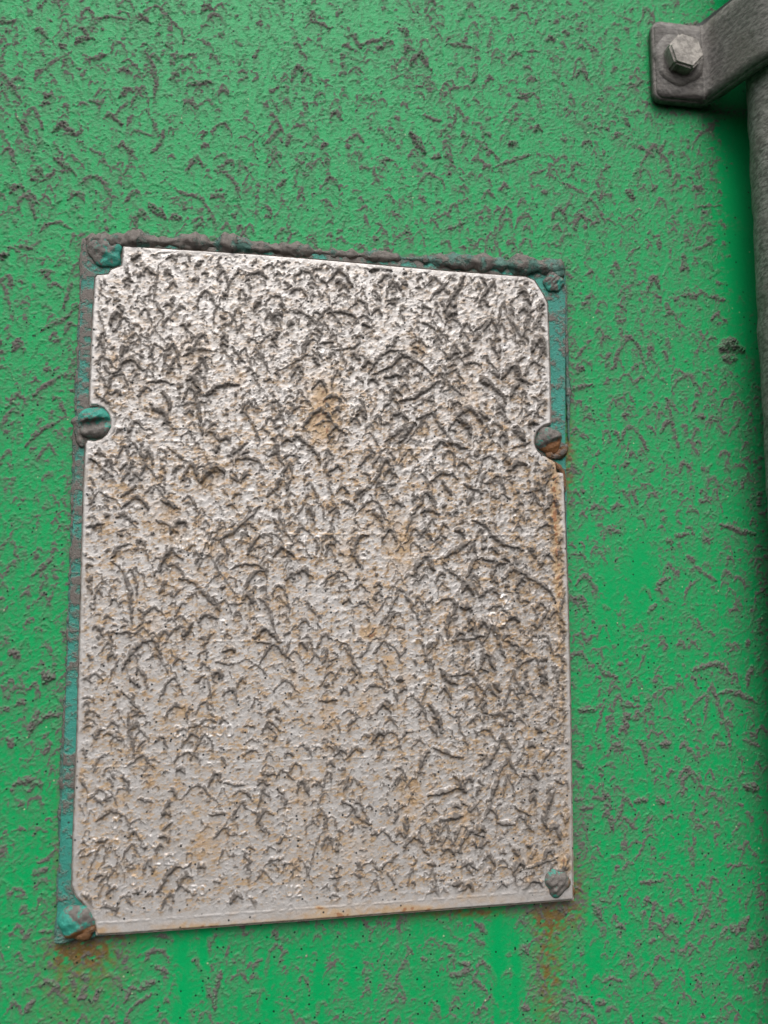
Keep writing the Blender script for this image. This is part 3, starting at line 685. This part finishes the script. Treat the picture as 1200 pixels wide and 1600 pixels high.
def strap_profile(r_in, th_, x_out):
    """outer line of the strap in x (from the pipe axis) and y, left half then mirrored"""
    r_o = r_in+th_; n = 14
    # tangent from the fold point on the flange to the circle
    xf, yf = x_out[1], -th_-0.0005
    dx, dy = -xf, YC-yf; d = math.hypot(dx, dy)
    a = math.atan2(dy, dx)+math.asin(min(1, r_o/d))*1.0
    # touch point angle on the circle
    tp = a+math.pi/2
    best = None
    for s_ in (1, -1):
        aa = math.atan2(dy, dx)+s_*math.asin(min(1, r_o/d)); L_ = math.sqrt(max(0, d*d-r_o*r_o))
        T = (xf+math.cos(aa)*L_, yf+math.sin(aa)*L_)
        if best is None or T[0] < best[0]: best = T
    a0 = math.atan2(best[1]-YC, best[0]); 
    if a0 > 0: a0 -= 2*math.pi
    arcp = [(r_o*math.cos(a0+(-math.pi/2-a0)*k/n), YC+r_o*math.sin(a0+(-math.pi/2-a0)*k/n)) for k in range(n+1)]
    left = [(x_out[0], -th_-0.0005), (xf, yf)]+[((xf*(1-k)+best[0]*k), yf*(1-k)+best[1]*k) for k in (.25, .5, .75)]+arcp
    return left
fl_l, fl_t = unproj(1020, 45, -0.005); fl_r, fl_b = unproj(1100, 158, -0.005)
z_top, z_bot = unproj(1065, 36, -0.005)[1], unproj(1060, 157, -0.005)[1]
clamp = empty('pipe_clamp', (XP, 0, (z_top+z_bot)/2))
tag(clamp, label='grimy dark steel strap clamp with a hex bolt holding the pipe to the wall', category='pipe clamp')
zc = (z_top+z_bot)/2; hz = (z_top-z_bot)/2
print('clamp', fl_l-XP, fl_r-XP, z_top, z_bot)
def band_mesh(name, prof, thick, zt_, zb_, mat, bevel):
    full = prof+[(-x, y) for x, y in reversed(prof[:-1])]
    bm = bmesh.new(); n = len(full); P3 = np.array(full)
    nrm = []
    for k in range(n):
        d = P3[min(n-1, k+1)]-P3[max(0, k-1)]; d = d/np.linalg.norm(d); nrm.append(np.array([-d[1], d[0]]))
    inn = [P3[k]+nrm[k]*thick for k in range(n)]
    rows = []
    nzr = 7
    for q in range(nzr+1):
        z = zb_+(zt_-zb_)*q/nzr
        rows.append([[bm.verts.new((x, y, z)) for x, y in P3], [bm.verts.new((x, y, z)) for x, y in inn]])
    for q in range(nzr):
        for k in range(n-1):
            bm.faces.new((rows[q][0][k], rows[q][0][k+1], rows[q+1][0][k+1], rows[q+1][0][k]))
            bm.faces.new((rows[q][1][k+1], rows[q][1][k], rows[q+1][1][k], rows[q+1][1][k+1]))
        for k in (0, n-1): bm.faces.new((rows[q][0][k], rows[q][1][k], rows[q+1][1][k], rows[q+1][0][k]))
    for q in (0, nzr):
        for k in range(n-1): bm.faces.new((rows[q][0][k], rows[q][1][k], rows[q][1][k+1], rows[q][0][k+1]))
    bmesh.ops.recalc_face_normals(bm, faces=bm.faces)
    # round the four corners of the flanges
    ce = [e for e in bm.edges if abs(e.verts[0].co.y-e.verts[1].co.y) > thick*0.8 and abs(abs(e.verts[0].co.x)-abs(prof[0][0])) < 1e-5 and abs(e.verts[0].co.z-e.verts[1].co.z) < 1e-6
          and (abs(e.verts[0].co.z-zt_) < 1e-6 or abs(e.verts[0].co.z-zb_) < 1e-6)]
    bmesh.ops.bevel(bm, geom=ce, offset=0.0042, segments=5, affect='EDGES', profile=0.5)
    ed = [e for e in bm.edges if len(e.link_faces) == 2 and e.calc_face_angle(0) > 0.75]
    bmesh.ops.bevel(bm, geom=ed, offset=bevel, segments=3, affect='EDGES')
    o = bm_obj(name, bm, mat, clamp, smooth=True, loc=(0, 0, -zc))
    return o
TH = 0.0048
strap = band_mesh('strap', strap_profile(RP+0.0012, TH, (fl_l-XP, fl_r-XP)), TH, z_top, z_bot, M_STRAP, 0.0009)
lin = strap_profile(RP+0.0002, 0.0016, (fl_r-XP-0.0015, fl_r-XP+0.001))
band_mesh('rubber_liner', lin, 0.0015, z_top+0.0035, z_bot-0.0003+0.001, M_RUBBER, 0.0003)
# bolt
def hex_bolt(x, z):
    bm = bmesh.new(); Rb = 0.0089; y0, y1 = -TH-0.0006, -TH-0.0070
    def ringv(r_, y, n=6, a0=math.radians(-12)): return [bm.verts.new((x+r_*math.cos(a0+2*math.pi*k/n), y, z+r_*math.sin(a0+2*math.pi*k/n))) for k in range(n)]
    a = ringv(Rb, y0+0.001); b = ringv(Rb*0.97, y1)
    for k in range(6): bm.faces.new((a[k], a[(k+1) % 6], b[(k+1) % 6], b[k]))
    bm.faces.new(b); bm.faces.new(a[::-1])
    bmesh.ops.recalc_face_normals(bm, faces=bm.faces)
    bmesh.ops.bevel(bm, geom=list(bm.edges), offset=0.0009, segments=3, affect='EDGES')
    bolt = bm_obj('bolt', bm, M_BOLT, clamp, loc=(-XP, 0, -zc))
    bm = bmesh.new(); n = 40; rg = np.random.default_rng(4)
    rr = [0.0126*(1+0.05*math.sin(3*2*math.pi*k/n+1)+0.03*math.sin(7*2*math.pi*k/n)) for k in range(n)]
    def rw(sc, y): return [bm.verts.new((x+rr[k]*sc*math.cos(2*math.pi*k/n), y, z+rr[k]*sc*math.sin(2*math.pi*k/n))) for k in range(n)]
    c0, c1, c2 = rw(1.0, -TH+0.0002), rw(0.93, -TH-0.0013), rw(0.8, -TH-0.0016)
    for p_, q_ in ((c0, c1), (c1, c2)):
        for k in range(n): bm.faces.new((p_[k], p_[(k+1) % n], q_[(k+1) % n], q_[k]))
    bm.faces.new(c2)
    bmesh.ops.recalc_face_normals(bm, faces=bm.faces)
    bm_obj('washer', bm, M_STRAP, clamp, smooth=True, loc=(-XP, 0, -zc))
    return bolt
bx, bz = unproj(1072, 80, -TH-0.006)
hex_bolt(bx, bz); hex_bolt(2*XP-bx, bz)

scene.cycles.samples = 128
